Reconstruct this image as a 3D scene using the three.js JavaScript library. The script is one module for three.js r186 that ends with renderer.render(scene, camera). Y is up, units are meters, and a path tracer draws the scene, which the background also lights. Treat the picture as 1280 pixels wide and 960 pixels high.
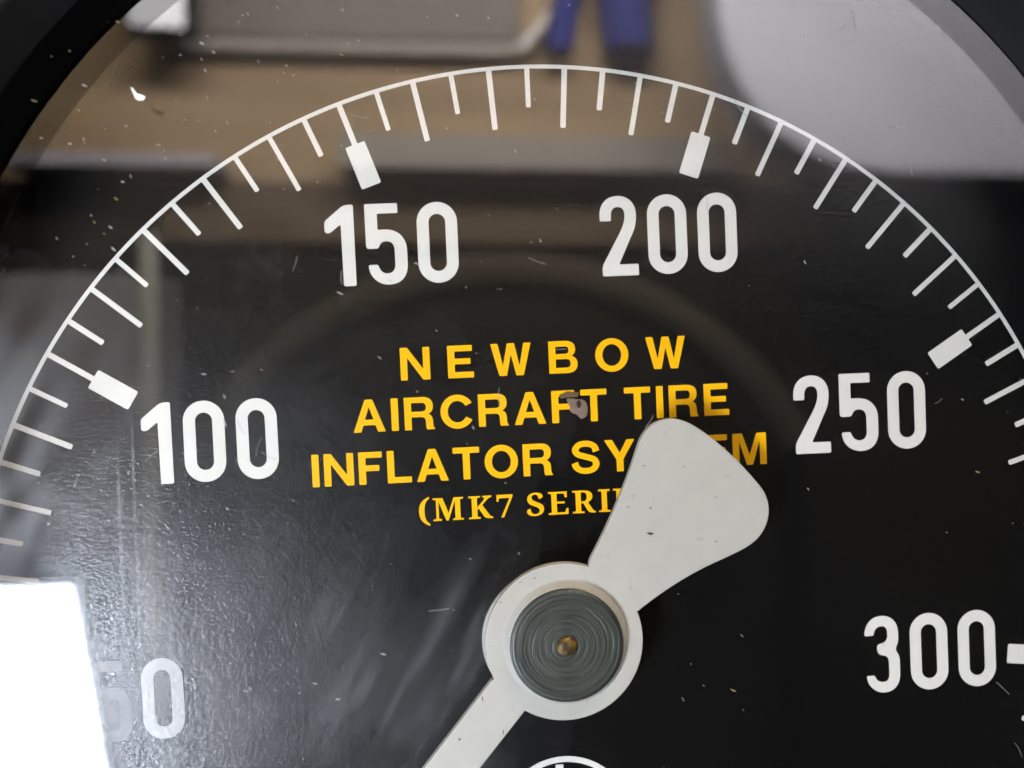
import * as THREE from 'three';
import { FontLoader } from 'three/addons/loaders/FontLoader.js';
import { mergeGeometries } from 'three/addons/utils/BufferGeometryUtils.js';
import { RoundedBoxGeometry } from 'three/addons/geometries/RoundedBoxGeometry.js';
import { RectAreaLightUniformsLib } from 'three/addons/lights/RectAreaLightUniformsLib.js';

// ------------------------------------------------------------------ camera, light, exposure
RectAreaLightUniformsLib.init();
const scene = new THREE.Scene();
scene.background = new THREE.Color(0.004, 0.004, 0.0045);          // a dim hall beyond what is built
const renderer = new THREE.WebGLRenderer({ antialias: true });
renderer.setSize(1024, 768);
renderer.toneMapping = THREE.LinearToneMapping;
renderer.toneMappingExposure = 1;
renderer.shadowMap.enabled = true;

const GY = 1.2;                                                     // height of the dial centre above the floor
const S = 0.06;                                                     // radius of the printed scale arc in metres; U(x) turns arc radii into metres
const camera = new THREE.PerspectiveCamera(53.13, 4 / 3, 0.01, 20);
camera.position.set(-0.00847, GY + 0.02815, 0.08153);
camera.up.set(0.00108, 0.99979, -0.0207);
camera.lookAt(-0.00847 + 0.05199, GY + 0.02815 - 0.02073, 0.08153 - 0.99843);
camera.focus = 0.0805;
camera.userData.fStop = 14.5;

// a lit panel: emitting plate, housing and a light of the same size just in front of the plate (the group's -z side)
const KEY = { color: [0.88, 0.96, 1.1], intensity: 66, w: 0.115, h: 0.185 };
const WARM_FILL = { color: [1.0, 0.87, 0.67], intensity: 27, w: 0.34, h: 0.12 };
const WALL_FILL = { color: [1.0, 0.96, 0.9], intensity: 170, w: 1.3, h: 0.26 };

// ------------------------------------------------------------------ helpers
let seed = 7;
const rnd = () => { seed = (seed * 1664525 + 1013904223) >>> 0; return seed / 4294967296; };
const rr = (a, b) => a + (b - a) * rnd();
const used = new Map();
function numbered(name) { const n = used.get(name) ?? 0; used.set(name, n + 1); return n ? `${name}_${String(n).padStart(3, '0')}` : name; }
function tag(o, label, category, group) { o.userData.label = label; if (category) o.userData.category = category; if (group) o.userData.group = group; return o; }
function mesh(name, geometry, material, parent, x = 0, y = 0, z = 0) {
  const m = new THREE.Mesh(geometry, material);
  m.name = numbered(name); m.position.set(x, y, z); m.castShadow = m.receiveShadow = true;
  parent.add(m); return m;
}
function thing(name, label, category, x = 0, y = 0, z = 0, group) {
  const o = new THREE.Group(); o.name = numbered(name); o.position.set(x, y, z);
  scene.add(o); return tag(o, label, category, group);
}
// value noise on a lattice that tiles every n cells
function lattice(n, s) { let q = s >>> 0; const a = new Float32Array(n * n); for (let i = 0; i < a.length; i++) { q = (q * 1664525 + 1013904223) >>> 0; a[i] = q / 4294967296; } return a; }
function noiseOn(lat, n, x, y) {
  const xi = Math.floor(x), yi = Math.floor(y), fx = x - xi, fy = y - yi, u = fx * fx * (3 - 2 * fx), v = fy * fy * (3 - 2 * fy);
  const g = (i, j) => lat[(((j % n) + n) % n) * n + (((i % n) + n) % n)];
  return (g(xi, yi) * (1 - u) + g(xi + 1, yi) * u) * (1 - v) + (g(xi, yi + 1) * (1 - u) + g(xi + 1, yi + 1) * u) * v;
}
function texture(n, f, srgb, channels = 1) {
  const d = new Uint8Array(n * n * 4);
  for (let y = 0; y < n; y++) for (let x = 0; x < n; x++) {
    const v = f(x / n, y / n), o = (y * n + x) * 4;
    for (let c = 0; c < 3; c++) d[o + c] = Math.max(0, Math.min(255, 255 * (channels === 1 ? v : v[c])));
    d[o + 3] = 255;
  }
  const t = new THREE.DataTexture(d, n, n);
  t.magFilter = t.minFilter = THREE.LinearFilter; t.wrapS = t.wrapT = THREE.RepeatWrapping;
  if (srgb) t.colorSpace = THREE.SRGBColorSpace;
  t.needsUpdate = true; return t;
}
// polygon with each corner rounded by r (r per point as third entry if given)
function rounded(points, r = 0.02, Kind = THREE.Shape) {
  const n = points.length, s = new Kind();
  for (let i = 0; i < n; i++) {
    const p = points[i], a = points[(i + n - 1) % n], b = points[(i + 1) % n];
    const da = Math.hypot(a[0] - p[0], a[1] - p[1]), db = Math.hypot(b[0] - p[0], b[1] - p[1]);
    const q = Math.min(p[2] ?? r, da * 0.48, db * 0.48);
    const s0 = [p[0] + (a[0] - p[0]) * q / da, p[1] + (a[1] - p[1]) * q / da], s1 = [p[0] + (b[0] - p[0]) * q / db, p[1] + (b[1] - p[1]) * q / db];
    if (i) s.lineTo(...s0); else s.moveTo(...s0);
    s.quadraticCurveTo(p[0], p[1], ...s1);
  }
  s.closePath(); return s;
}
function plate(shape, depth, bevel = 0, curveSegments = 10) {
  return new THREE.ExtrudeGeometry(shape, { depth, curveSegments, bevelEnabled: bevel > 0, bevelThickness: bevel, bevelSize: bevel, bevelOffset: -bevel, bevelSegments: 2 });
}
const U = (x) => x * S;

// ------------------------------------------------------------------ materials
const L1 = lattice(256, 11), L2 = lattice(64, 12), L3 = lattice(16, 13), L4 = lattice(128, 14);
const grainBump = texture(1024, (u, v) => {
  const w = 0.35 * noiseOn(L2, 64, u * 64, v * 64);
  return 0.55 * noiseOn(L4, 128, u * 64 + v * 64 + w, v * 128 - u * 64) + 0.3 * noiseOn(L1, 256, u * 256, v * 256) + 0.15 * noiseOn(L2, 64, u * 64, v * 64);
});
grainBump.repeat.set(1 / 0.027, 1 / 0.027);                          // one tile is 27 mm
const paintTone = texture(512, (u, v) => {
  const a = noiseOn(L3, 16, u * 16, v * 16), b = noiseOn(L2, 64, u * 64, v * 64), c = noiseOn(L1, 256, u * 256, v * 256);
  const t = 0.93 + 0.035 * a + 0.025 * b + 0.02 * c; return [t, t, t * 0.995];
}, false, 3);
paintTone.repeat.set(1 / 0.03, 1 / 0.03);
const wornTone = texture(1024, (u, v) => {                             // handled paint: faint blotches and small grey specks
  const a = noiseOn(L3, 16, u * 8, v * 8), b = noiseOn(L2, 64, u * 32 + 5, v * 32), c = noiseOn(L1, 256, u * 128, v * 128), d = noiseOn(L4, 128, u * 64, v * 64 + 9);
  const t = 0.9 + 0.07 * a + 0.04 * b + 0.02 * c - 0.3 * Math.max(0, d - 0.9) * (b > 0.55 ? 8 : 1) * 0.8; return [t, t, t * (0.985 + 0.015 * a)];
}, false, 3);
wornTone.repeat.set(1 / 0.045, 1 / 0.045);
const M = {
  dial: new THREE.MeshPhysicalMaterial({ color: new THREE.Color(0.0028, 0.0028, 0.003), roughness: 0.27, specularIntensity: 0.62, bumpMap: grainBump, bumpScale: 0.000032 }),
  white: new THREE.MeshPhysicalMaterial({ color: new THREE.Color(0.57, 0.56, 0.52), specularIntensity: 0.4, roughness: 0.62, map: paintTone }),
  dulled: new THREE.MeshPhysicalMaterial({ color: new THREE.Color(0.26, 0.26, 0.26), roughness: 0.27, specularIntensity: 0.62, map: paintTone, bumpMap: grainBump, bumpScale: 0.000025 }),  // grey put in to imitate a digit washed out by lamp haze
  hazeGrey: new THREE.MeshPhysicalMaterial({ color: new THREE.Color(0.05, 0.05, 0.05), roughness: 0.27, specularIntensity: 0.62, map: paintTone, bumpMap: grainBump, bumpScale: 0.00003 }),  // darker grey, imitates a digit almost lost in the lamp haze
  yellow: new THREE.MeshPhysicalMaterial({ color: new THREE.Color(0.74, 0.39, 0.001), roughness: 0.8, specularIntensity: 0.2, map: paintTone }),
  pointer: new THREE.MeshStandardMaterial({ color: new THREE.Color(0.37, 0.358, 0.32), roughness: 0.55, map: wornTone, bumpMap: wornTone, bumpScale: 0.00002 }),
  black: new THREE.MeshStandardMaterial({ color: new THREE.Color(0.0035, 0.0032, 0.0032), roughness: 0.75 }),
  glass: new THREE.MeshPhysicalMaterial({ color: 0xffffff, transmission: 1, thickness: 0, roughness: 0, ior: 1.52 }),
};

// ------------------------------------------------------------------ structure: what stands behind the camera and mirrors in the glass
const structure = (name, geometry, material, x, y, z) => { const o = mesh(name, geometry, material, scene, x, y, z); o.userData.kind = 'structure'; return o; };
const woodTone = texture(256, (u, v) => { const t = 0.55 + 0.5 * noiseOn(L3, 16, u * 6 + 3, v * 3) + 0.2 * noiseOn(L3, 16, u * 4, v * 16) - 0.08 * noiseOn(L2, 64, u * 8, v * 64); return [t, t, t]; }, false, 3);
const matte = (r, g, b) => new THREE.MeshPhysicalMaterial({ color: new THREE.Color(r, g, b), roughness: 1, specularIntensity: 0.05 });
const std = (r, g, b, roughness = 0.8, extra = {}) => new THREE.MeshStandardMaterial({ color: new THREE.Color(r, g, b), roughness, ...extra });
structure('floor', new THREE.BoxGeometry(6, 0.1, 5), std(0.05, 0.05, 0.05), 0, -0.05, 0.9);
structure('wall', new THREE.BoxGeometry(2.4, 0.46, 0.04), std(0.31, 0.215, 0.125, 0.85, { map: woodTone }), 0.1, GY + 0.356 + 0.23, 1.34);
const base = structure('wall', new THREE.BoxGeometry(2.4, GY + 0.356, 0.05), matte(0.011, 0.0095, 0.007), 0.1, (GY + 0.356) / 2, 1.36);
mesh('wall_band', new THREE.BoxGeometry(1.5, 0.105, 0.03), matte(0.085, 0.062, 0.04), base, 0.1, (GY + 0.356) / 2 - 0.0525, -0.035);

// the black panel that carries the gauge
{
  const s = new THREE.Shape(); s.moveTo(-0.3, -GY); s.lineTo(0.3, -GY); s.lineTo(0.3, 0.24); s.lineTo(-0.3, 0.24); s.closePath();
  const h = new THREE.Path(); h.absarc(0, 0, 0.0945, 0, Math.PI * 2, true); s.holes.push(h);
  structure('panel', plate(s, 0.01, 0.0006, 48), M.black, 0, GY, -0.012);
}

// ------------------------------------------------------------------ lamps
function lamp(name, label, spec, position, target, glow, housingDepth = 0.03) {
  const o = thing(name, label, 'lamp', ...position);
  o.lookAt(...target);                                               // a Group turns its +z to the target
  mesh('housing', new RoundedBoxGeometry(spec.w + 0.02, spec.h + 0.02, housingDepth, 3, 0.004), M.black, o, 0, 0, -housingDepth / 2 - 0.003);
  const c = new THREE.Color(...spec.color);
  const m = new THREE.MeshStandardMaterial({ color: 0x222222, emissive: c, emissiveIntensity: glow, roughness: 0.6 });
  const face = mesh('lamp_panel', new THREE.BoxGeometry(spec.w, spec.h, 0.002), m, o, 0, 0, -0.001);
  face.castShadow = false;
  const l = new THREE.RectAreaLight(c, spec.intensity, spec.w, spec.h);
  l.name = 'panel_light'; l.position.set(0, 0, 0.002); l.rotation.y = Math.PI; o.add(l);
  return o;
}
{ // left lamp: its upper right corner mirrors at the lower left of the glass
  const o = lamp('lamp', 'white rectangular light panel mirrored at the lower left of the gauge glass', KEY, [-0.2275, GY - 0.1485, 0.2763], [-0.2275, GY - 0.1485 - 0.29, -0.7237], 8);
  o.rotation.z += 0.0;
}
lamp('lamp', 'added warm light bar above the gauge and out of the picture', WARM_FILL, [0.2, GY + 0.58, 0.24], [0, GY, 0], 8);  // added unseen source, brightens the dial with warm light
lamp('lamp', 'added wide light panel high above that lights the brown wall behind the camera', WALL_FILL, [0.1, GY + 0.92, 0.25], [0.1, GY + 0.74, 1.3], 10);  // added unseen source, gives the mirrored wall and objects their brightness

// ------------------------------------------------------------------ things that mirror in the glass
{
  const c = thing('cabinet', 'dark grey cabinet with a pale lower edge mirrored dimly at the top left', 'cabinet', -0.215, GY + 0.592, 1.3);
  mesh('body', new RoundedBoxGeometry(0.585, 0.23, 0.036, 3, 0.006), std(0.12, 0.104, 0.094), c, 0, 0.12, 0);
  mesh('edge_strip', new RoundedBoxGeometry(0.59, 0.02, 0.04, 3, 0.004), std(0.22, 0.198, 0.18, 0.7), c, 0, -0.01, -0.002);
  const p = thing('post', 'slanting pale grey post mirrored beside the blue trousers', 'post', 0.076, GY + 0.585, 1.285);
  const g = new THREE.CylinderGeometry(0.012, 0.01, 0.3, 14); g.translate(0, 0.15, 0);
  const r = mesh('rail', g, std(0.4, 0.38, 0.36, 0.5), p); r.rotation.z = -0.74;
  mesh('foot', new RoundedBoxGeometry(0.03, 0.012, 0.03, 2, 0.003), std(0.3, 0.29, 0.28, 0.5), p, 0, 0, 0);
}
{ // blue trousers
  const t = thing('trousers', 'dark blue trousers with two legs mirrored at the top of the glass', 'trousers', 0.216, GY + 0.57, 1.26);
  const blue = std(0.006, 0.012, 0.12, 0.9);
  const leg = (x0, x1, r, y0) => {
    const g = new THREE.CylinderGeometry(r * 1.15, r, 0.26, 20, 6); const p = g.attributes.position;
    for (let i = 0; i < p.count; i++) { const k = (p.getY(i) + 0.13) / 0.26; p.setX(i, p.getX(i) + x0 + (x1 - x0) * k + 0.003 * Math.sin(9 * k + x0 * 50)); p.setY(i, p.getY(i) + 0.13 + y0); }
    g.computeVertexNormals(); return g;
  };
  mesh('leg', leg(-0.077, -0.02, 0.024, 0), blue, t); mesh('leg', leg(0.046, 0.036, 0.045, 0.002), blue, t);
  const w = new THREE.CylinderGeometry(0.085, 0.09, 0.1, 24); w.scale(1, 1, 0.6); mesh('waist', w, blue, t, 0, 0.29, 0);
}
{
  const b = thing('stand_in_blob', 'large pale grey rounded stand-in shape mirrored at the upper right of the glass', 'stand_in_blob', 0.33, GY + 0.305, 0.98);  // made-up object for a bright blurred reflection of unknown source
  const sh = rounded([[0, -0.012, 0.3], [0.62, -0.012, 0.3], [0.85, 0.12, 0.2], [0.95, 0.55, 0.1], [-0.02, 0.55, 0.1]], 0.1);
  mesh('cover', plate(sh, 0.06, 0.012, 24), std(0.29, 0.288, 0.325, 0.9), b);
  mesh('blob_strip', new THREE.BoxGeometry(0.8, 0.012, 0.02), std(0.4, 0.39, 0.42, 0.9), b, 0.5, 0.5, -0.02);
}
{
  const s1 = thing('shelf', 'grey shelf board mirrored along the lower edge of the brown wall', 'shelf', 0.1, GY + 0.358, 1.27);
  mesh('board', new RoundedBoxGeometry(0.66, 0.058, 0.1, 2, 0.004), std(0.17, 0.15, 0.13, 0.7), s1, 0, 0.03, 0);
  mesh('bracket', new THREE.BoxGeometry(0.02, 0.03, 0.02), std(0.006, 0.006, 0.006), s1, -0.2, -0.008, 0.05);
  const s2 = thing('shelf', 'narrow pale shelf board mirrored at the left under the brown wall', 'shelf', -0.6, GY + 0.356, 1.27);
  mesh('board', new RoundedBoxGeometry(0.34, 0.022, 0.1, 2, 0.004), std(0.26, 0.24, 0.27, 0.6), s2, 0, 0.012, 0);
  mesh('bracket', new THREE.BoxGeometry(0.02, 0.03, 0.02), std(0.006, 0.006, 0.006), s2, 0, -0.008, 0.05);
}
{
  const d = thing('locker', 'grey locker with a pale vertical edge mirrored at the left of the glass', 'locker', -0.57, 0, 1.06);
  mesh('body', new RoundedBoxGeometry(0.25, GY + 0.155, 0.12, 2, 0.006), std(0.11, 0.1, 0.095, 0.7), d, 0, (GY + 0.155) / 2, 0);
  mesh('edge_strip', new RoundedBoxGeometry(0.024, GY + 0.21, 0.012, 2, 0.004), std(0.22, 0.215, 0.18, 0.6), d, 0.126, (GY + 0.21) / 2, -0.062);
}
{
  const h = thing('stand_in_arc', 'wide brown stand-in ring shape mirrored as a faint arc above the yellow lettering', 'stand_in_arc', 0.04, GY - 0.31, 1.0);  // added ring shape, imitates the soft rim of a dark mirrored silhouette
  const stand_in_arc = new THREE.TorusGeometry(0.47, 0.03, 12, 64, 2.2); stand_in_arc.rotateZ(0.52); mesh('ring', stand_in_arc, matte(0.034, 0.028, 0.019), h);
  for (const [x, y] of [[0.408, 0.234], [-0.429, 0.192]]) { const k = GY - 0.31 + y; mesh('leg', new THREE.CylinderGeometry(0.02, 0.02, k, 12), matte(0.003, 0.003, 0.003), h, x, y - k / 2, 0); }
}
{
  const w = thing('lamp', 'small bright white lamp mirrored at the top left edge of the glass', 'lamp', -0.505, GY + 0.66, 1.18);
  mesh('housing', new RoundedBoxGeometry(0.1, 0.2, 0.03, 2, 0.005), M.black, w, 0, 0, 0.025);
  mesh('lamp_panel', new RoundedBoxGeometry(0.085, 0.185, 0.01, 2, 0.004), new THREE.MeshStandardMaterial({ color: 0x444444, emissive: new THREE.Color(1, 0.98, 1), emissiveIntensity: 7 }), w, 0, 0, 0.006);
  const l = new THREE.RectAreaLight(new THREE.Color(1, 0.98, 1), 1, 0.08, 0.18); l.name = 'panel_light'; l.position.z = -0.001; w.add(l);
}

// ------------------------------------------------------------------ the gauge
const gauge = thing('pressure_gauge', 'black dial pressure gauge with white numerals, yellow lettering and broad white pointer under dusty glass', 'gauge', 0, GY, 0);
gauge.rotation.z = 0.04464;

// case and bezel
const LIP = [0.038, 0.288, 1.067];                                   // centre and radius of the opening, which is longer below its centre
function opening(grow, Kind) {
  const s = new Kind(), n = 200, r = U(LIP[2]) + grow;
  for (let i = 0; i < n; i++) { const a = i / n * Math.PI * 2, y = Math.sin(a); s[i ? 'lineTo' : 'moveTo'](U(LIP[0]) + r * Math.cos(a), U(LIP[1]) + r * y * (y < 0 ? 1.3 : 1)); }
  s.closePath(); return s;
}
{
  const pts = [[0.001, -0.055], [0.086, -0.055], [0.09, -0.051], [0.09, -0.0012], [0.0885, -0.0012], [0.0885, -0.0035], [0.001, -0.0035]].map((p) => new THREE.Vector2(...p));
  const g = new THREE.LatheGeometry(pts, 96); g.rotateX(Math.PI / 2); mesh('case', g, M.black, gauge);
  const s = new THREE.Shape(); s.absarc(0, U(0.1), U(1.75), 0, Math.PI * 2, false);
  s.holes.push(opening(0, THREE.Path));
  mesh('bezel', plate(s, U(0.24) - U(0.142) , 0.0006, 120), M.black, gauge, 0, 0, U(0.142));
  const s2 = new THREE.Shape(); s2.absarc(0, U(0.1), U(1.75), 0, Math.PI * 2, false);
  s2.holes.push(opening(0.002, THREE.Path));
  mesh('gasket', plate(s2, U(0.139) + 0.001, 0, 120), M.black, gauge, 0, 0, -0.001);
}

// dial face and its print
const dialShape = new THREE.Shape(); dialShape.absarc(0, 0, U(1.46), 0, Math.PI * 2, false);
const dialPlate = plate(dialShape, 0.0012, 0, 96); dialPlate.translate(0, 0, -0.0012);
const dial = mesh('dial_face', dialPlate, M.dial, gauge);
const INK = 0.00004;                                                 // print stands 0.04 mm proud
const print = (shape, seg = 10, up = INK) => { const g = plate(shape, 0.00003 + up, 0, seg); g.translate(0, 0, -0.00003); return g; };
{ // the scale arc
  const s = new THREE.Shape(); const a0 = THREE.MathUtils.degToRad(-45.4), a1 = THREE.MathUtils.degToRad(225.4);
  s.absarc(0, 0, U(1.0034), a0, a1, false); s.absarc(0, 0, U(0.9966), a1, a0, true); s.closePath();
  mesh('scale_arc', print(s, 160), M.white, dial);
}
const bar = (w, r0, r1, round) => rounded([[U(r0), -w / 2, round], [U(r1), -w / 2, 0], [U(r1), w / 2, 0], [U(r0), w / 2, round]], round);
const tickW = [0.00055, 0.00051, 0.00058];
const long = tickW.map((w) => print(bar(w, 0.8935, 0.9975, 0.00018), 5, INK * 0.9)), short = tickW.map((w) => print(bar(w, 0.929, 0.9975, 0.00018), 5, INK * 0.9));
function major(r0) {
  const w = 0.00058, b = 0.00215, r1 = r0 + 0.077;
  return print(rounded([[U(r0), -b / 2, 0.0002], [U(r1), -b / 2, 0.0002], [U(r1), -w / 2, 0.0001], [U(0.9975), -w / 2, 0], [U(0.9975), w / 2, 0], [U(r1), w / 2, 0.0001], [U(r1), b / 2, 0.0002], [U(r0), b / 2, 0.0002]]), 5, INK * 0.9);
}
const majors = { 100: major(0.835), std: major(0.848) };
for (let p = 0; p <= 350; p += 5) {
  const a = THREE.MathUtils.degToRad(225 - p * 270 / 350 + rr(-0.07, 0.07)), k = Math.floor(rnd() * 3);
  const m = p % 50 === 0 ? mesh('major_mark', majors[p] ?? majors.std, M.white, dial) : mesh('tick_mark', (p % 10 === 0 ? long : short)[k], M.white, dial);
  m.rotation.z = a;
}

// numerals, drawn on a box of height 1
const B = (s, ...a) => s.bezierCurveTo(...a);
const DIGIT = {
  0() {
    const w = 0.5, k = 0.147, s = new THREE.Shape(), h = new THREE.Path(), r = w / 2, q = r - k;
    s.moveTo(0, r + 0.01); s.lineTo(0, 1 - r - 0.01); s.absarc(r, 1 - r, r, Math.PI, 0, true); s.lineTo(w, r); s.absarc(r, r, r, 0, -Math.PI, true); s.closePath();
    h.moveTo(k, r + 0.01); h.lineTo(k, 1 - r - 0.015); h.absarc(r, 1 - k - q, q, Math.PI, 0, true); h.lineTo(w - k, k + q); h.absarc(r, k + q, q, 0, -Math.PI, true); h.closePath();
    s.holes.push(h); return s;
  },
  1: () => rounded([[0.36, 1], [0.245, 1, 0.06], [0, 0.805, 0.04], [0, 0.665, 0.04], [0.06, 0.655, 0.03], [0.2, 0.765, 0.03], [0.205, 0], [0.36, 0]], 0.028),
  5() {
    const s = new THREE.Shape();
    s.moveTo(0.02, 1); s.lineTo(0.385, 1); B(s, 0.402, 1, 0.405, 0.99, 0.405, 0.975); s.lineTo(0.405, 0.895); B(s, 0.405, 0.882, 0.4, 0.878, 0.385, 0.878); s.lineTo(0.165, 0.878); B(s, 0.15, 0.878, 0.15, 0.87, 0.15, 0.86);
    s.lineTo(0.15, 0.68); s.lineTo(0.24, 0.68); B(s, 0.4, 0.68, 0.5, 0.57, 0.5, 0.42); s.lineTo(0.5, 0.25); B(s, 0.5, 0.08, 0.4, 0, 0.265, 0); B(s, 0.13, 0, 0.03, 0.1, 0.02, 0.225); B(s, 0.02, 0.245, 0.03, 0.25, 0.045, 0.25);
    s.lineTo(0.115, 0.25); B(s, 0.135, 0.25, 0.14, 0.235, 0.145, 0.22); B(s, 0.165, 0.165, 0.2, 0.138, 0.25, 0.138); B(s, 0.32, 0.138, 0.348, 0.19, 0.348, 0.25); s.lineTo(0.348, 0.42); B(s, 0.348, 0.5, 0.31, 0.535, 0.25, 0.535);
    B(s, 0.2, 0.535, 0.18, 0.515, 0.165, 0.485); B(s, 0.155, 0.455, 0.14, 0.448, 0.12, 0.448); s.lineTo(0.04, 0.448); B(s, 0.01, 0.448, 0.0, 0.47, 0, 0.5); s.lineTo(0, 0.98); B(s, 0, 0.995, 0.005, 1, 0.02, 1);
    return s;
  },
  2() {
    const s = new THREE.Shape();
    s.moveTo(0, 0.71); s.lineTo(0, 0.76); B(s, 0, 0.9, 0.09, 1, 0.23, 1); B(s, 0.37, 1, 0.46, 0.9, 0.46, 0.76); B(s, 0.46, 0.62, 0.42, 0.55, 0.38, 0.47); s.lineTo(0.235, 0.165); B(s, 0.228, 0.15, 0.23, 0.143, 0.245, 0.143); s.lineTo(0.45, 0.143);
    B(s, 0.465, 0.143, 0.47, 0.135, 0.47, 0.12); s.lineTo(0.47, 0.022); B(s, 0.47, 0.005, 0.465, 0, 0.45, 0); s.lineTo(0.04, 0); B(s, 0.02, 0, 0.012, 0.01, 0.012, 0.03); s.lineTo(0.012, 0.09); B(s, 0.012, 0.12, 0.02, 0.135, 0.03, 0.16);
    s.lineTo(0.245, 0.535); B(s, 0.29, 0.62, 0.315, 0.68, 0.315, 0.76); B(s, 0.315, 0.83, 0.28, 0.862, 0.23, 0.862); B(s, 0.18, 0.862, 0.142, 0.83, 0.142, 0.75); s.lineTo(0.142, 0.715); B(s, 0.142, 0.695, 0.135, 0.688, 0.12, 0.688); s.lineTo(0.025, 0.688); B(s, 0.008, 0.688, 0, 0.695, 0, 0.71);
    return s;
  },
  3() {
    const s = new THREE.Shape();
    s.moveTo(0, 0.775); B(s, 0.01, 0.91, 0.1, 1, 0.225, 1); B(s, 0.36, 1, 0.445, 0.91, 0.445, 0.77); s.lineTo(0.445, 0.69); B(s, 0.445, 0.63, 0.41, 0.6, 0.41, 0.555); B(s, 0.41, 0.51, 0.455, 0.49, 0.455, 0.41); s.lineTo(0.455, 0.24); B(s, 0.455, 0.09, 0.37, 0, 0.24, 0);
    B(s, 0.12, 0, 0.03, 0.09, 0.015, 0.195); B(s, 0.012, 0.22, 0.02, 0.228, 0.035, 0.228); s.lineTo(0.095, 0.228); B(s, 0.115, 0.228, 0.12, 0.215, 0.128, 0.2); B(s, 0.145, 0.155, 0.185, 0.138, 0.23, 0.138); B(s, 0.285, 0.138, 0.312, 0.175, 0.312, 0.24);
    s.lineTo(0.312, 0.38); B(s, 0.312, 0.445, 0.29, 0.475, 0.23, 0.485); B(s, 0.185, 0.49, 0.16, 0.53, 0.16, 0.575); B(s, 0.16, 0.615, 0.175, 0.635, 0.205, 0.638); B(s, 0.27, 0.645, 0.302, 0.685, 0.302, 0.74); s.lineTo(0.302, 0.775); B(s, 0.302, 0.835, 0.275, 0.865, 0.225, 0.865);
    B(s, 0.165, 0.865, 0.135, 0.83, 0.122, 0.775); B(s, 0.118, 0.755, 0.11, 0.748, 0.095, 0.748); s.lineTo(0.02, 0.748); B(s, 0.004, 0.748, -0.002, 0.758, 0, 0.775);
    return s;
  },
};
const DH = 0.1415 * S, digitGeometry = {};
for (const d of [0, 1, 2, 3, 5]) { const g = print(DIGIT[d](), 14, 1); g.scale(DH, DH, 1); g.computeBoundingBox(); const p = g.attributes.position; for (let i = 0; i < p.count; i++) p.setZ(i, p.getZ(i) > 0.5 ? INK : -0.00003); g.computeVertexNormals(); const w = g.attributes.uv; for (let i = 0; i < w.count; i++) w.setXY(i, w.getX(i) * DH, w.getY(i) * DH); digitGeometry[d] = g; }
const ADV = { 0: 0.64, 1: 0.5, 2: 0.6, 3: 0.6, 5: 0.63 };
function numeral(text, x, y, materials = []) {                       // x, y: lower left, in arc radii
  let at = 0;
  [...text].forEach((c, i) => { const m = mesh('digit', digitGeometry[c], materials[i] ?? M.white, dial, U(x) + at * DH, U(y), 0); m.rotation.z = rr(-0.004, 0.004); at += ADV[c]; });
}
numeral('150', -0.3655, 0.6275); numeral('200', 0.118, 0.6272); numeral('100', -0.696, 0.298); numeral('250', 0.4565, 0.293); numeral('300', 0.5735, -0.1525);
numeral('50', -0.8085, -0.1475, [M.hazeGrey, M.dulled]);

// yellow lettering: heavy upright capitals on a box of cap height 1
const Ls = 0.215, Lh = 0.185;
const ell = (cx, cy, rx, ry, Kind) => { const s = new Kind(); s.absellipse(cx, cy, rx, ry, 0, Math.PI * 2, Kind !== THREE.Shape, 0); return s; };
function bowl(x0, x1, y0, y1, Kind = THREE.Path, into) {             // flat on the left, round on the right
  const s = into ?? new Kind(), r = Math.min((y1 - y0) / 2, x1 - x0);
  s.moveTo(x0, y0); s.lineTo(x0, y1); s.lineTo(x1 - r, y1); B(s, x1 - r * 0.3, y1, x1, y1 - r * 0.35, x1, (y0 + y1) / 2); B(s, x1, y0 + r * 0.35, x1 - r * 0.3, y0, x1 - r, y0); s.closePath(); return s;
}
const ring = (cx, cy, rx, ry, t, u, a0, a1) => {                     // open elliptical band, for C
  const s = new THREE.Shape(), n = 40;
  for (let i = 0; i <= n; i++) { const a = a0 + (a1 - a0) * i / n; s[i ? 'lineTo' : 'moveTo'](cx + rx * Math.cos(a), cy + ry * Math.sin(a)); }
  for (let i = n; i >= 0; i--) { const a = a0 + (a1 - a0) * i / n; s.lineTo(cx + (rx - t) * Math.cos(a), cy + (ry - u) * Math.sin(a)); }
  s.closePath(); return s;
};
function ribbon(points, w0, w1) {                                    // a stroke of even width along a smooth line
  const c = new THREE.CatmullRomCurve3(points.map(([x, y]) => new THREE.Vector3(x, y, 0)), false, 'centripetal'), n = 48, a = [], b = [];
  for (let i = 0; i <= n; i++) {
    const p = c.getPoint(i / n), t = c.getTangent(i / n), k = Math.abs(t.x), w = (w0 * (1 - k) + w1 * k) / 2;
    a.push([p.x - t.y * w, p.y + t.x * w]); b.push([p.x + t.y * w, p.y - t.x * w]);
  }
  const s = new THREE.Shape(); [...a, ...b.reverse()].forEach((p, i) => s[i ? 'lineTo' : 'moveTo'](...p)); s.closePath(); return s;
}
const R = 0.03;
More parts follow.
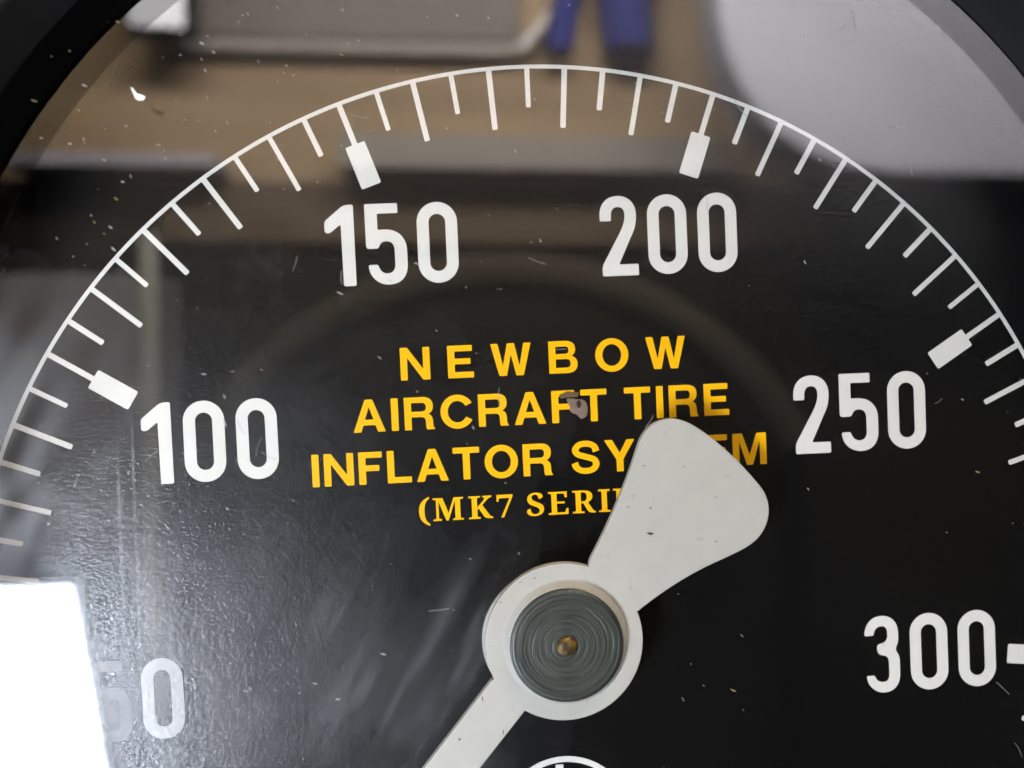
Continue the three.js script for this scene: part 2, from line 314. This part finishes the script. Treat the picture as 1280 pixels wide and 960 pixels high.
const LETTER = {
  N: [0.9, () => rounded([[0, 0], [0, 1], [0.22, 1], [0.69, 0.33], [0.69, 1], [0.9, 1], [0.9, 0], [0.68, 0], [0.21, 0.68], [0.21, 0]], R)],
  E: [0.78, () => rounded([[0, 0], [0, 1], [0.76, 1], [0.76, 1 - Lh], [Ls, 1 - Lh], [Ls, 0.6], [0.7, 0.6], [0.7, 0.42], [Ls, 0.42], [Ls, Lh], [0.79, Lh], [0.79, 0]], R)],
  F: [0.72, () => rounded([[0, 0], [0, 1], [0.72, 1], [0.72, 1 - Lh], [Ls, 1 - Lh], [Ls, 0.59], [0.63, 0.59], [0.63, 0.41], [Ls, 0.41], [Ls, 0]], R)],
  L: [0.74, () => rounded([[0, 0], [0, 1], [Ls, 1], [Ls, Lh], [0.74, Lh], [0.74, 0]], R)],
  I: [0.215, () => rounded([[0, 0], [0, 1], [Ls, 1], [Ls, 0]], R)],
  T: [0.82, () => rounded([[0, 1], [0.82, 1], [0.82, 1 - Lh], [0.518, 1 - Lh], [0.518, 0], [0.302, 0], [0.302, 1 - Lh], [0, 1 - Lh]], R)],
  W: [1.25, () => rounded([[0, 1], [0.225, 1], [0.37, 0.31], [0.515, 1], [0.735, 1], [0.88, 0.31], [1.025, 1], [1.25, 1], [1.0, 0], [0.77, 0], [0.625, 0.66], [0.48, 0], [0.25, 0]], R)],
  M: [1.08, () => rounded([[0, 0], [0, 1], [0.31, 1], [0.54, 0.31], [0.77, 1], [1.08, 1], [1.08, 0], [0.87, 0], [0.87, 0.76], [0.635, 0], [0.445, 0], [0.21, 0.76], [0.21, 0]], R)],
  Y: [0.96, () => rounded([[0, 1], [0.25, 1], [0.48, 0.59], [0.71, 1], [0.96, 1], [0.588, 0.38], [0.588, 0], [0.372, 0], [0.372, 0.38]], R)],
  A: [0.98, () => { const s = rounded([[0, 0], [0.375, 1], [0.605, 1], [0.98, 0], [0.745, 0], [0.675, 0.21], [0.305, 0.21], [0.235, 0]], R); s.holes.push(rounded([[0.36, 0.385], [0.62, 0.385], [0.49, 0.77]], 0.02, THREE.Path)); return s; }],
  O: [1.04, () => { const s = ell(0.52, 0.5, 0.52, 0.525, THREE.Shape); s.holes.push(ell(0.52, 0.5, 0.295, 0.335, THREE.Path)); return s; }],
  C: [0.98, () => ring(0.52, 0.5, 0.52, 0.525, 0.225, 0.195, 0.52, Math.PI * 2 - 0.52)],
  S: [0.9, () => ribbon([[0.79, 0.67], [0.74, 0.82], [0.6, 0.905], [0.44, 0.925], [0.25, 0.885], [0.14, 0.75], [0.2, 0.61], [0.38, 0.54], [0.56, 0.485], [0.73, 0.41], [0.78, 0.27], [0.69, 0.13], [0.48, 0.072], [0.28, 0.105], [0.155, 0.2], [0.11, 0.335]], 0.215, 0.185)],
  R: [0.92, () => {
    const s = new THREE.Shape(); s.moveTo(0, 0); s.lineTo(0, 1); s.lineTo(0.56, 1); B(s, 0.77, 1, 0.88, 0.9, 0.88, 0.72); B(s, 0.88, 0.6, 0.83, 0.52, 0.73, 0.475); B(s, 0.85, 0.43, 0.865, 0.34, 0.868, 0.22); B(s, 0.87, 0.1, 0.88, 0.06, 0.92, 0.03); s.lineTo(0.92, 0); s.lineTo(0.68, 0);
    B(s, 0.65, 0.06, 0.655, 0.12, 0.65, 0.23); B(s, 0.645, 0.34, 0.61, 0.385, 0.5, 0.385); s.lineTo(Ls, 0.385); s.lineTo(Ls, 0); s.closePath(); s.holes.push(bowl(Ls, 0.665, 0.56, 0.825)); return s;
  }],
  B: [0.9, () => {
    const s = new THREE.Shape(); s.moveTo(0, 0); s.lineTo(0, 1); s.lineTo(0.52, 1); B(s, 0.72, 1, 0.83, 0.9, 0.83, 0.745); B(s, 0.83, 0.64, 0.78, 0.57, 0.71, 0.53); B(s, 0.83, 0.485, 0.89, 0.4, 0.89, 0.285); B(s, 0.89, 0.1, 0.77, 0, 0.55, 0); s.closePath();
    s.holes.push(bowl(Ls, 0.62, 0.6, 0.825), bowl(Ls, 0.67, 0.175, 0.435)); return s;
  }],
};
const letterGeometry = new Map();
function flat(shape, h) { const g = print(shape, 12, 1); g.scale(h, h, 1); const w = g.attributes.uv; for (let i = 0; i < w.count; i++) w.setXY(i, w.getX(i) * h, w.getY(i) * h); const p = g.attributes.position; for (let i = 0; i < p.count; i++) p.setZ(i, p.getZ(i) > 0.5 ? INK : -0.00003); const q = g.index ? g.toNonIndexed() : g; q.computeVertexNormals(); return q; }
function line(text, x0, x1, y, height, space) {                      // fills x0..x1 (arc radii) with even gaps
  const h = U(height), sum = [...text].reduce((a, c) => a + (c === ' ' ? space : LETTER[c][0]), 0), gap = ((x1 - x0) / height - sum) / (text.length - 1);
  let at = 0;
  for (const c of text) {
    if (c !== ' ') {
      const key = c + height; if (!letterGeometry.has(key)) letterGeometry.set(key, flat(LETTER[c][1](), h));
      mesh('letter', letterGeometry.get(key), M.yellow, dial, U(x0) + at * h, U(y), 0);
    }
    at += (c === ' ' ? space : LETTER[c][0]) + gap;
  }
}
line('NEWBOW', -0.2455, 0.2625, 0.4585, 0.0575, 0.3);
line('AIRCRAFT TIRE', -0.3325, 0.3375, 0.3705, 0.0575, 0.18);
line('INFLATOR SYSTEM', -0.408, 0.4035, 0.2785, 0.0572, 0.28);
{
  const font = await new FontLoader().loadAsync('fonts/droid/droid_serif_bold.typeface.json');
  const mBox = new THREE.ShapeGeometry(font.generateShapes('M', 1)); mBox.computeBoundingBox(); const capHeight = mBox.boundingBox.max.y;
  const text = '(MK7 SERIES)', size = 1, k = 0.0405;
  const adv = (c) => font.data.glyphs[c].ha / font.data.resolution;
  const h = U(k) / capHeight, total = [...text].reduce((a, c) => a + adv(c), 0), x0 = -0.2285, want = 0.457 / k * capHeight, squeeze = want / total;
  let at = 0;
  for (const c of text) {
    if (c !== ' ') {
      const gs = font.generateShapes(c, size).map((s) => flat(s, h)), g = gs.length > 1 ? mergeGeometries(gs) : gs[0];
      const m = mesh('letter', g, M.yellow, dial, U(x0) + at * h * squeeze, U(0.2075), 0); m.scale.x = Math.min(1.06, squeeze);
    }
    at += adv(c);
  }
}
{ // round emblem under the pointer
  const s = ell(U(0.0115), U(-0.3475), U(0.119), U(0.119), THREE.Shape); s.holes.push(ell(U(0.0115), U(-0.3475), U(0.1085), U(0.1085), THREE.Path));
  const e = mesh('emblem', print(s, 48), M.white, dial);
  const b = new THREE.Shape(); b.moveTo(U(-0.003), U(-0.452)); b.lineTo(U(0.011), U(-0.452)); b.lineTo(U(0.011), U(-0.243)); b.lineTo(U(-0.003), U(-0.243)); b.closePath();
  mesh('emblem_bar', print(b, 4, INK * 0.9), M.white, dial);
  void e;
}

// pointer with its hub
const PX = U(0.0165);
{
  const r = 0.1355, C = 0.0165, P = (x, y) => [U(x - C), U(y)], s = new THREE.Shape();
  const arc = (a0, a1) => { for (let i = 0; i <= 28; i++) { const a = a0 + (a1 - a0) * i / 28; s.lineTo(U(r) * Math.cos(a), U(r) * Math.sin(a)); } };
  s.moveTo(...P(0.143, 0.0435));
  s.bezierCurveTo(...P(0.19, 0.078), ...P(0.24, 0.105), ...P(0.285, 0.122));
  s.bezierCurveTo(...P(0.33, 0.139), ...P(0.348, 0.147), ...P(0.3615, 0.161));
  s.bezierCurveTo(...P(0.385, 0.187), ...P(0.388, 0.222), ...P(0.3665, 0.25));
  s.bezierCurveTo(...P(0.34, 0.285), ...P(0.31, 0.318), ...P(0.273, 0.347));
  s.bezierCurveTo(...P(0.247, 0.367), ...P(0.23, 0.374), ...P(0.212, 0.3735));
  s.bezierCurveTo(...P(0.187, 0.372), ...P(0.168, 0.358), ...P(0.158, 0.332));
  s.bezierCurveTo(...P(0.146, 0.298), ...P(0.12, 0.23), ...P(0.0656, 0.1375));
  arc(THREE.MathUtils.degToRad(70), THREE.MathUtils.degToRad(204.5));
  s.lineTo(...P(-0.1115, -0.0585)); s.lineTo(...P(-0.2327, -0.2009)); s.lineTo(...P(-0.545, -0.603)); s.lineTo(...P(-0.555, -0.612)); s.lineTo(...P(-0.535, -0.616)); s.lineTo(...P(-0.1377, -0.2078)); s.lineTo(...P(-0.0585, -0.1165));
  arc(THREE.MathUtils.degToRad(237.5), THREE.MathUtils.degToRad(378.5));
  s.closePath();
  const pointer = mesh('pointer', plate(s, U(0.012), 0.00012, 16), M.pointer, gauge, PX, 0, U(0.048));
  const under = new THREE.CylinderGeometry(U(0.139), U(0.139), U(0.008), 72); under.rotateX(Math.PI / 2); under.scale(1, 0.9, 1);
  mesh('hub_plate', under, M.pointer, pointer, U(-0.002), 0, U(-0.012));
  // raised collar round the cap
  const z = (v) => U(v), boss = new THREE.LatheGeometry([[0.09, 0.008], [0.09, 0.0285], [0.0962, 0.0285], [0.0985, 0.0275], [0.1045, 0.0165], [0.108, 0.0135], [0.1135, 0.0124], [0.1135, 0.008]].map(([a, b]) => new THREE.Vector2(U(a), z(b))), 96);
  boss.rotateX(Math.PI / 2); mesh('collar', boss, M.pointer, pointer, U(0.002), U(0), 0);
  // turned metal cap with lathe rings
  const prof = []; for (let i = 0; i <= 60; i++) { const a = i / 60, x = 0.0945 * a; prof.push(new THREE.Vector2(U(x), U(0.0335 + 0.00012 * Math.sin(a * 68) + 0.0001 * Math.sin(a * 31 + 1) - (a > 0.96 ? (a - 0.96) * 0.06 : 0)))); }
  prof.push(new THREE.Vector2(U(0.0965), U(0.03)), new THREE.Vector2(U(0.0965), U(0.012)));
  prof.reverse(); const cap = new THREE.LatheGeometry(prof, 128); cap.rotateX(Math.PI / 2);
  const uvA = cap.attributes.uv, pA = cap.attributes.position; for (let i = 0; i < uvA.count; i++) uvA.setXY(i, pA.getX(i) / U(0.2) + 0.5, pA.getY(i) / U(0.2) + 0.5);
  const lathe = texture(512, (u, v) => { const x = u - 0.5 + 0.012 * (noiseOn(L3, 16, u * 9, v * 9) - 0.5), y = v - 0.5 + 0.012 * (noiseOn(L3, 16, u * 9 + 5, v * 9 + 3) - 0.5), d = Math.hypot(x, y) * 2, a = Math.atan2(y, x); return 0.5 * noiseOn(L2, 64, d * 30 + Math.cos(a), 3 + 1.5 * Math.sin(a)) + 0.35 * noiseOn(L4, 128, d * 62 + 1.3 * Math.sin(a), 2.5 * Math.cos(a)) + 0.15 * noiseOn(L1, 256, u * 120, v * 120); });
  const metalTone = texture(256, (u, v) => { const d = Math.hypot(u - 0.5, v - 0.5) * 2, a = Math.atan2(v - 0.5, u - 0.5), t = 0.42 + 0.65 * noiseOn(L2, 64, d * 30 + Math.sin(a), 8 + 1.6 * Math.cos(a)) + 0.2 * noiseOn(L3, 16, u * 7, v * 7); return [t, t * 1.01, t * 0.98]; }, false, 3);
  mesh('hub_cap', cap, new THREE.MeshStandardMaterial({ color: new THREE.Color(0.056, 0.062, 0.053), metalness: 0.35, roughness: 0.42, map: metalTone, bumpMap: lathe, bumpScale: 0.00007 }), pointer, U(0.002), 0, 0);
  const piv = new THREE.SphereGeometry(U(0.0165), 28, 18), pp = piv.attributes.position;
  for (let i = 0; i < pp.count; i++) { const x = pp.getX(i), y = pp.getY(i), zz = pp.getZ(i), k = 1 + 0.16 * (noiseOn(L3, 16, x * 2600 + 3, y * 2600 + zz * 1500 + 5) - 0.5) * 2; pp.setXYZ(i, x * k, y * k, zz * 0.5 * k); }
  piv.computeVertexNormals();
  const rustTone = texture(64, (u, v) => { const t = 0.25 + 0.9 * Math.max(0, noiseOn(L3, 16, u * 5 + 2, v * 5 + 7) * 1.5 - 0.35); return [t, t * 0.93, t * 0.8]; }, false, 3);
  mesh('pivot', piv, new THREE.MeshStandardMaterial({ color: new THREE.Color(0.2, 0.12, 0.025), metalness: 0.35, roughness: 0.5, map: rustTone }), pointer, U(0.002), U(0.001), U(0.0345));
  const fl = (x, y, l, w, a) => { const g = new THREE.Shape(); g.moveTo(-l / 2, 0); g.lineTo(-l * 0.1, w / 2); g.lineTo(l / 2, w * 0.1); g.lineTo(l * 0.1, -w / 2); g.closePath(); const e = plate(g, 0.00006, 0, 1); e.rotateZ(a); e.translate(U(x - C), U(y), U(0.012) + 0.00012 - 0.00003); return e; };
  const chips = [fl(0.172, 0.178, 0.00085, 0.0003, -0.15), fl(0.174, 0.222, 0.00035, 0.00014, -0.6), fl(0.135, 0.226, 0.0005, 0.00007, -0.3), fl(0.288, 0.235, 0.0004, 0.00006, 0.2), fl(0.286, 0.158, 0.0003, 0.0001, 0.3), fl(-0.17, -0.155, 0.0003, 0.00022, 0.3), fl(-0.128, -0.088, 0.0001, 0.0007, 0.1), fl(-0.095, -0.148, 0.0001, 0.0006, 0), fl(-0.03, 0.113, 0.00025, 0.00012, 0.5), fl(-0.055, 0.107, 0.0002, 0.0001, 0.2), fl(-0.09, 0.075, 0.00025, 0.0001, -0.6), fl(0.235, 0.29, 0.0003, 0.00006, 0.5)];
  mesh('paint_chip', mergeGeometries(chips), std(0.02, 0.02, 0.02), pointer).userData.kind = 'stuff';
}

// glass: one disc with a front and a back face
const GF = U(0.14), GB = U(0.107);
const glass = mesh('glass_cover', plate(opening(0.0016, THREE.Shape), GF - GB, 0, 120), M.glass, gauge, 0, 0, GB);
const GT = GF - GB;                                                  // the front face in the glass's own frame

// greasy smears on the glass, plus lamp haze painted in as a film
{
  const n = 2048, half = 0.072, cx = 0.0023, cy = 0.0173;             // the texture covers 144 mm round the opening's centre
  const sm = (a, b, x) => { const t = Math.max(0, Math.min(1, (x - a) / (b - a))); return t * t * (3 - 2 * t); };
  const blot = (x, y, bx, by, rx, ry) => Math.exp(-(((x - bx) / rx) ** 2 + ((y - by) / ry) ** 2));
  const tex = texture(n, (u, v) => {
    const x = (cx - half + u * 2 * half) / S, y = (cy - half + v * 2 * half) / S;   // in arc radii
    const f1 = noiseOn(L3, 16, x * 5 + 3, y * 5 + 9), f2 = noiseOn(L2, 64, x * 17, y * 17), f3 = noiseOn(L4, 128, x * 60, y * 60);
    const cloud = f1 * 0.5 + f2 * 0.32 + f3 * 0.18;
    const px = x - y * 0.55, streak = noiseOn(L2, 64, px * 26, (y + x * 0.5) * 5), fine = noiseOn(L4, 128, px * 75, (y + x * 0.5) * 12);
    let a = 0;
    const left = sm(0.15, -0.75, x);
    a += (0.003 + 0.07 * left * sm(0.75, -0.1, y)) * (0.45 + 0.55 * sm(0.3, 0.75, cloud));  // haze round the lamp, painted as pale film, denser to the lower left
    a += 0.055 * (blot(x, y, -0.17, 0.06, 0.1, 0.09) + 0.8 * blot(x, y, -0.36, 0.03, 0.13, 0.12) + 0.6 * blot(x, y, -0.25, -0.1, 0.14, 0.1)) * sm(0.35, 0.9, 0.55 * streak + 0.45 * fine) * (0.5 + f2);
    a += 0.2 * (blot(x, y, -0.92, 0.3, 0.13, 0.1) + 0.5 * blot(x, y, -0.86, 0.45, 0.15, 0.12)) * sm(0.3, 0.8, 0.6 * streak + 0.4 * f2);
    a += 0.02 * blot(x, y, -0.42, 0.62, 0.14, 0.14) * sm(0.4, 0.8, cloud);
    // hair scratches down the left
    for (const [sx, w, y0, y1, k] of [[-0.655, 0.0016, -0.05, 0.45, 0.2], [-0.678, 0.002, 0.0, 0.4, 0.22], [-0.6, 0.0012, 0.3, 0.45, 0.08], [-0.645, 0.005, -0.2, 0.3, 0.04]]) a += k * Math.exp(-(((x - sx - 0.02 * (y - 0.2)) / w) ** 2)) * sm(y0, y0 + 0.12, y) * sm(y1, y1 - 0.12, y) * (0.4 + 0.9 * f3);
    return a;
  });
  tex.wrapS = tex.wrapT = THREE.ClampToEdgeWrapping;
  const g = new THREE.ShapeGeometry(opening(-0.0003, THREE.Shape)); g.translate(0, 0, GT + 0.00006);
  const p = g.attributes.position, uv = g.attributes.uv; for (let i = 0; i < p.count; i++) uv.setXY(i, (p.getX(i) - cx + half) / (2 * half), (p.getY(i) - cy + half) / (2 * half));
  mesh('smear_and_haze', g, new THREE.MeshStandardMaterial({ color: new THREE.Color(0.62, 0.64, 0.68), roughness: 1, transparent: true, alphaMap: tex }), glass);
}
// dust: small flakes and lint that lie on the glass
{
  const flake = (x, y, l, w, a, t = 0.00003) => {
    const g = new THREE.IcosahedronGeometry(1, 0), p = g.attributes.position, sd = rnd() * 90;
    for (let i = 0; i < p.count; i++) { const k = 0.7 + 0.6 * noiseOn(L3, 16, p.getX(i) * 2 + sd, p.getY(i) * 2 + p.getZ(i)); p.setXYZ(i, p.getX(i) * l / 2 * k, p.getY(i) * w / 2 * k, p.getZ(i) * t); }
    g.rotateZ(a); g.translate(x, y, GT + 0.00008 + t); g.computeVertexNormals(); g.deleteAttribute('uv'); return g;
  };
  const piles = [[], [], []];
  const add = (x, y, l, w, a, k) => { if (Math.hypot(x - U(LIP[0]), y - U(LIP[1])) < U(LIP[2]) - 0.0006) piles[k].push(flake(x, y, l, w, a)); };
  for (let i = 0; i < 330; i++) {
    const x = rr(-1.05, 1.0), y = rr(-0.35, 1.3); if (rnd() > (x < 0 ? 0.95 : 0.4)) continue;
    const big = rnd() ** 4; add(U(x), U(y), 0.00016 + 0.0006 * big * rr(0.6, 1.3), 0.00006 + 0.0001 * big, rr(-1.3, 0.1), rnd() < 0.62 ? 0 : rnd() < 0.6 ? 1 : 2);
  }
  for (let i = 0; i < 70; i++) { const a = rr(1.75, 2.65), r = rr(0.75, 1.04); add(U(LIP[0] + r * Math.cos(a)), U(LIP[1] + r * Math.sin(a)), rr(0.0002, 0.0006), rr(0.00007, 0.00016), rr(-1.2, 0), rnd() < 0.6 ? 0 : 1); }
  const dm = [std(0.26, 0.26, 0.26, 0.9), std(0.2, 0.16, 0.09, 0.9), std(0.1, 0.085, 0.07, 0.9)];
  piles.forEach((list, k) => { mesh('dust', mergeGeometries(list), dm[k], glass).userData.kind = 'stuff'; });
  const lint = [];
  for (let i = 0; i < 26; i++) {
    const x = U(rr(-0.95, 0.75)), y = U(rr(-0.2, 1.0)), a = rr(0, 6.3), l = rr(0.0006, 0.002), b = rr(-0.35, 0.35);
    const c = new THREE.QuadraticBezierCurve3(new THREE.Vector3(x, y, 0), new THREE.Vector3(x + l * 0.5 * Math.cos(a + b), y + l * 0.5 * Math.sin(a + b), 0.00005), new THREE.Vector3(x + l * Math.cos(a), y + l * Math.sin(a), 0));
    const g = new THREE.TubeGeometry(c, 8, rr(0.000018, 0.00003), 5); g.translate(0, 0, GT + 0.0001); lint.push(g);
  }
  mesh('lint', mergeGeometries(lint), std(0.2, 0.2, 0.2, 0.9), glass).userData.kind = 'stuff';
  const chip = new THREE.Shape(); [[-0.5, 0.5], [-0.36, 0.42], [-0.1, 0.02], [0.3, -0.1], [0.5, -0.22], [0.36, -0.42], [0.0, -0.45], [-0.2, -0.3], [-0.32, 0.0]].forEach(([x, y], i) => chip[i ? 'lineTo' : 'moveTo'](x * 0.0013, y * 0.0013)); chip.closePath();
  tag(mesh('flake', plate(chip, 0.00012, 0.00003, 2), std(0.85, 0.84, 0.8, 0.6), glass, U(-0.612), U(0.918), GT + 0.00008), 'largest white flake, on the glass beside the upper left of the arc');
}
{ // worn brown spot in the lettering
  const g = new THREE.IcosahedronGeometry(1, 3), p = g.attributes.position;
  for (let i = 0; i < p.count; i++) { const x = p.getX(i), y = p.getY(i), z = p.getZ(i), k = 0.55 + 0.9 * noiseOn(L3, 16, x * 1.7 + 7.2, y * 1.7 + z + 4.4); p.setXYZ(i, x * 0.0008 * k, y * 0.00115 * k, Math.max(0, z) * 0.00022 * k); }
  g.computeVertexNormals();
  const m = mesh('rust_spot', g, std(0.15, 0.105, 0.075, 0.9), dial, U(0.0625), U(0.4), 0.00001); m.rotation.z = 0.45;
  const hole = new THREE.IcosahedronGeometry(1, 2), hp = hole.attributes.position;
  for (let i = 0; i < hp.count; i++) { const x = hp.getX(i), y = hp.getY(i), k = 0.6 + 0.8 * noiseOn(L3, 16, x * 2 + 1.2, y * 2 + 9); hp.setXYZ(i, x * 0.00032 * k, y * 0.00042 * k, Math.max(0, hp.getZ(i)) * 0.0001); }
  hole.computeVertexNormals(); mesh('pit', hole, std(0.012, 0.01, 0.008), dial, U(0.0665), U(0.402), 0.00012);
  const wing = new THREE.Shape(); [[-0.0014, 0.0004], [-0.0005, 0.00075], [0.0008, 0.0006], [0.0006, 0.0001], [-0.0004, 0.0001], [-0.0012, 0]].forEach(([x, y], i) => wing[i ? 'lineTo' : 'moveTo'](x, y)); wing.closePath();
  mesh('rust_stain', plate(wing, 0.0001, 0.00003, 3), std(0.1, 0.06, 0.02, 0.9), dial, U(0.055), U(0.4135), 0);
  tag(m, 'brown worn spot of wear between the letters F and T');
}

renderer.render(scene, camera);
